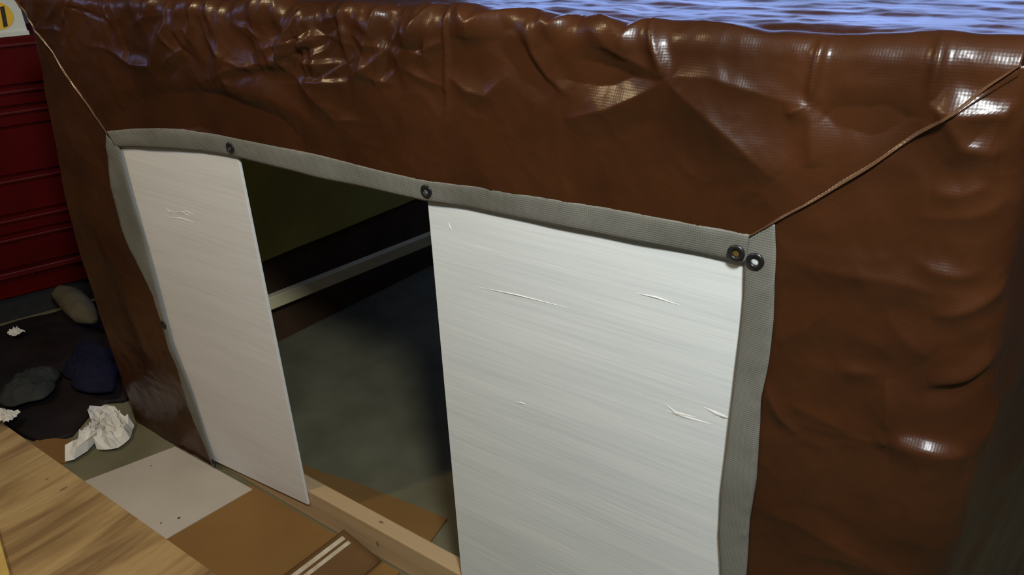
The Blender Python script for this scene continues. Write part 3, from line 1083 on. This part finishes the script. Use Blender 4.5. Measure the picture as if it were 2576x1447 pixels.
# ------------------------------------------------------------------ clutter on the floor at the left
def blob(name, pts, h, mat, seed, label, cat, rough=0.35, freq=9.0, z0=0.0, nr=22, na=46, flat=0.55):
    """a rag or bag: lumpy cushion over a floor outline"""
    P_ = np.array(pts)
    cen = P_.mean(0)
    ang = np.arctan2(P_[:, 1] - cen[1], P_[:, 0] - cen[0])
    order = np.argsort(ang)
    ang = ang[order]
    rad = np.hypot(*(P_[order] - cen).T)
    a_ = np.linspace(-math.pi, math.pi, na, endpoint=False)
    R_ = np.interp(a_, np.concatenate([ang - 2 * math.pi, ang, ang + 2 * math.pi]), np.tile(rad, 3))
    v_, f_ = [], []
    for i in range(nr):
        tt = (i + 1) / nr
        for j in range(na):
            x = cen[0] + R_[j] * tt * math.cos(a_[j])
            y = cen[1] + R_[j] * tt * math.sin(a_[j])
            v_.append([x, y, tt])
    v_ = np.array([[cen[0], cen[1], 0.0]] + v_)
    tt = v_[:, 2]
    prof = (1 - tt ** 2.6) ** flat
    nz_ = creased(v_[:, 0] * freq, v_[:, 1] * freq, 3, seed) - 0.35
    z = z0 + h * prof * (1 + rough * 2 * nz_)
    z = np.where(tt >= 0.999, z0 + 0.0005, np.maximum(z, z0 + 0.001))
    v_[:, 2] = z
    nvt = len(v_)
    for j in range(na):
        f_.append((0, 1 + j, 1 + (j + 1) % na))
    for i in range(nr - 1):
        for j in range(na):
            a0 = 1 + i * na + j
            a1 = 1 + i * na + (j + 1) % na
            f_.append((a0, a0 + na, a1 + na, a1))
    f_.append(tuple(1 + (nr - 1) * na + j for j in range(na - 1, -1, -1)))
    o_ = obj(name, v_, f_, mat, smooth=True, loc=(cen[0], cen[1], z0))
    tag(o_, label, cat)
    return o_


q = [fl(p) for p in ((-160, 1000), (-30, 1060), (110, 1118), (190, 1098), (222, 1050), (262, 1016), (312, 1014))]
q += [(-2.235, 0.16), (-2.28, 0.42), (-2.40, 0.95)] + [tuple(P0c + ex * s_ + en * 0.004) for s_ in (0.9, 0.7, 0.5, 0.3, 0.1, -0.1, -0.28)]
q = [(a_, max(b_, -0.238)) for a_, b_ in q]
blob('rag_heap', q, 0.03, M['bag'], 91, 'dark crumpled rags spread on the floor below the red chest', 'rags', 0.6, 7.0, na=90, nr=30)
HEAPZ = 0.05
q = [fl(p, HEAPZ) for p in ((182, 905), (205, 860), (240, 868), (262, 880), (280, 915), (290, 950), (285, 985), (240, 990), (205, 985), (180, 955))]
blob('cloth', q, 0.034, M['blue'], 95, 'dark navy blue cloth lying on the rags beside the tarp', 'cloth', 0.8, 17, HEAPZ, 26, 60, 0.8)
q = [fl(p, HEAPZ) for p in ((5, 985), (30, 960), (60, 945), (100, 928), (135, 925), (140, 962), (108, 1005), (70, 1012), (30, 1025))]
blob('cloth', q, 0.026, M['grey_cloth'], 97, 'dull grey cloth lying on the dark rags', 'cloth', 0.8, 19, HEAPZ, 26, 60, 0.8)


def tube(name, path, radii, mat, label, cat, seed, seg=20, squash=0.8, nz=0.25):
    n_ = len(path)
    v_, f_ = [], []
    path = [np.array(p, float) for p in path]
    for i in range(n_):
        d = path[min(i + 1, n_ - 1)] - path[max(i - 1, 0)]
        d /= np.linalg.norm(d)
        side = np.cross(d, [0, 0, 1])
        side /= np.linalg.norm(side)
        upv = np.cross(side, d)
        for j in range(seg):
            a_ = 2 * math.pi * j / seg
            r_ = radii[i] * (1 + nz * float(pnoise(np.array([i * 0.45]), np.array([2 * math.cos(a_) + math.sin(a_)]), seed)[0]))
            v_.append(path[i] + side * math.cos(a_) * r_ + upv * math.sin(a_) * r_ * squash)
    for i in range(n_ - 1):
        for j in range(seg):
            f_.append((i * seg + j, i * seg + (j + 1) % seg, (i + 1) * seg + (j + 1) % seg, (i + 1) * seg + j))
    f_.append(tuple(range(seg - 1, -1, -1)))
    f_.append(tuple((n_ - 1) * seg + j for j in range(seg)))
    b_ = np.array(v_).min(0)
    o_ = obj(name, v_, f_, mat, smooth=True, loc=(path[0][0], path[0][1], b_[2]))
    tag(o_, label, cat)
    return o_


zz = 0.115
pp = [on_z(p, zz) for p in ((130, 745), (150, 738), (175, 748), (195, 770), (215, 792), (240, 808))]
tube('rolled_rag', pp, [0.012, 0.038, 0.048, 0.048, 0.042, 0.012], M['beige'], 'beige rolled rag curving out beside the tarp edge', 'rag', 7)
pp = on_z((38, 838), 0.05)


def crumple(name, cen, size, mat, seed, label, cat, n_=26, h=0.05, ang=0.0, z0=0.001):
    """crumpled sheet of paper: facetted, with a torn outline"""
    g = np.linspace(-1, 1, n_)
    gx_, gy_ = np.meshgrid(g, g, indexing='ij')
    r_ = np.maximum(np.abs(gx_), np.abs(gy_))
    wob = 0.22 * pnoise(gx_ * 3, gy_ * 3, seed) + 0.12 * pnoise(gx_ * 8, gy_ * 8, seed + 1)
    x = gx_ * (0.8 + wob) * size[0]
    y = gy_ * (0.8 + 0.3 * pnoise(gx_ * 2.5, gy_ * 2.5, seed + 5) + 0.12 * pnoise(gx_ * 9, gy_ * 9, seed + 6)) * size[1]
    z = creased(gx_ * 2.1, gy_ * 2.1, 3, seed + 9)
    z = (z - z.min()) / (z.max() - z.min())
    z = z0 + h * z * (1 - 0.75 * r_ ** 3)
    ca, sa_ = math.cos(ang), math.sin(ang)
    Pq = np.stack([cen[0] + x * ca - y * sa_, cen[1] + x * sa_ + y * ca, z], -1)
    o_ = grid(name, Pq, mat, None, False, False, (cen[0], cen[1], z0))
    solid(o_, 0.0008)
    tag(o_, label, cat)
    return o_


q = [(a_, min(b_, -0.032)) for a_, b_ in [fl(p, 0.012) for p in ((228, 1045), (242, 1030), (262, 1022), (300, 1032), (308, 1052), (330, 1052), (350, 1050), (338, 1070), (332, 1085), (326, 1105), (296, 1128), (262, 1132), (240, 1130), (215, 1140), (168, 1166), (160, 1156), (190, 1120), (215, 1104), (255, 1096), (240, 1080), (228, 1062))]]
o = blob('crumpled_paper', q, 0.026, M['paper'], 103, 'large crumpled white paper on the floor by the tarp corner', 'paper', 0.8, 30.0, 0.012, 8, 44, 0.3)
o.data.polygons.foreach_set('use_smooth', [False] * len(o.data.polygons))
_pj = random.Random(21)
for vv in o.data.vertices:
    if vv.co.z > 0.002:
        vv.co.x += _pj.uniform(-0.006, 0.006)
        vv.co.y += _pj.uniform(-0.006, 0.006)
        vv.co.z = max(0.002, vv.co.z * _pj.uniform(0.45, 1.5))
c3 = on_z((40, 838), 0.06)
crumple('paper_scrap', c3, (0.028, 0.024), M['paper'], 8, 'small white paper scrap on the dark rags below the chest', 'paper', 12, 0.03, 0.2, 0.058)
c4 = on_z((14, 1050), 0.05)
crumple('paper_scrap', c4, (0.045, 0.03), M['paper'], 9, 'pale paper scrap at the left edge above the plywood', 'paper', 14, 0.03, 0.4, 0.05)
q = [fl(p, 0.004) for p in ((70, 1120), (105, 1100), (205, 1108), (165, 1165), (120, 1165))]
c = prism('cardboard_scrap', q, 0.0005, 0.004, M['card'], loc=(q[0][0], q[0][1], 0.0005))
tag(c, 'small brown cardboard scrap between the plywood and crumpled paper', 'cardboard')
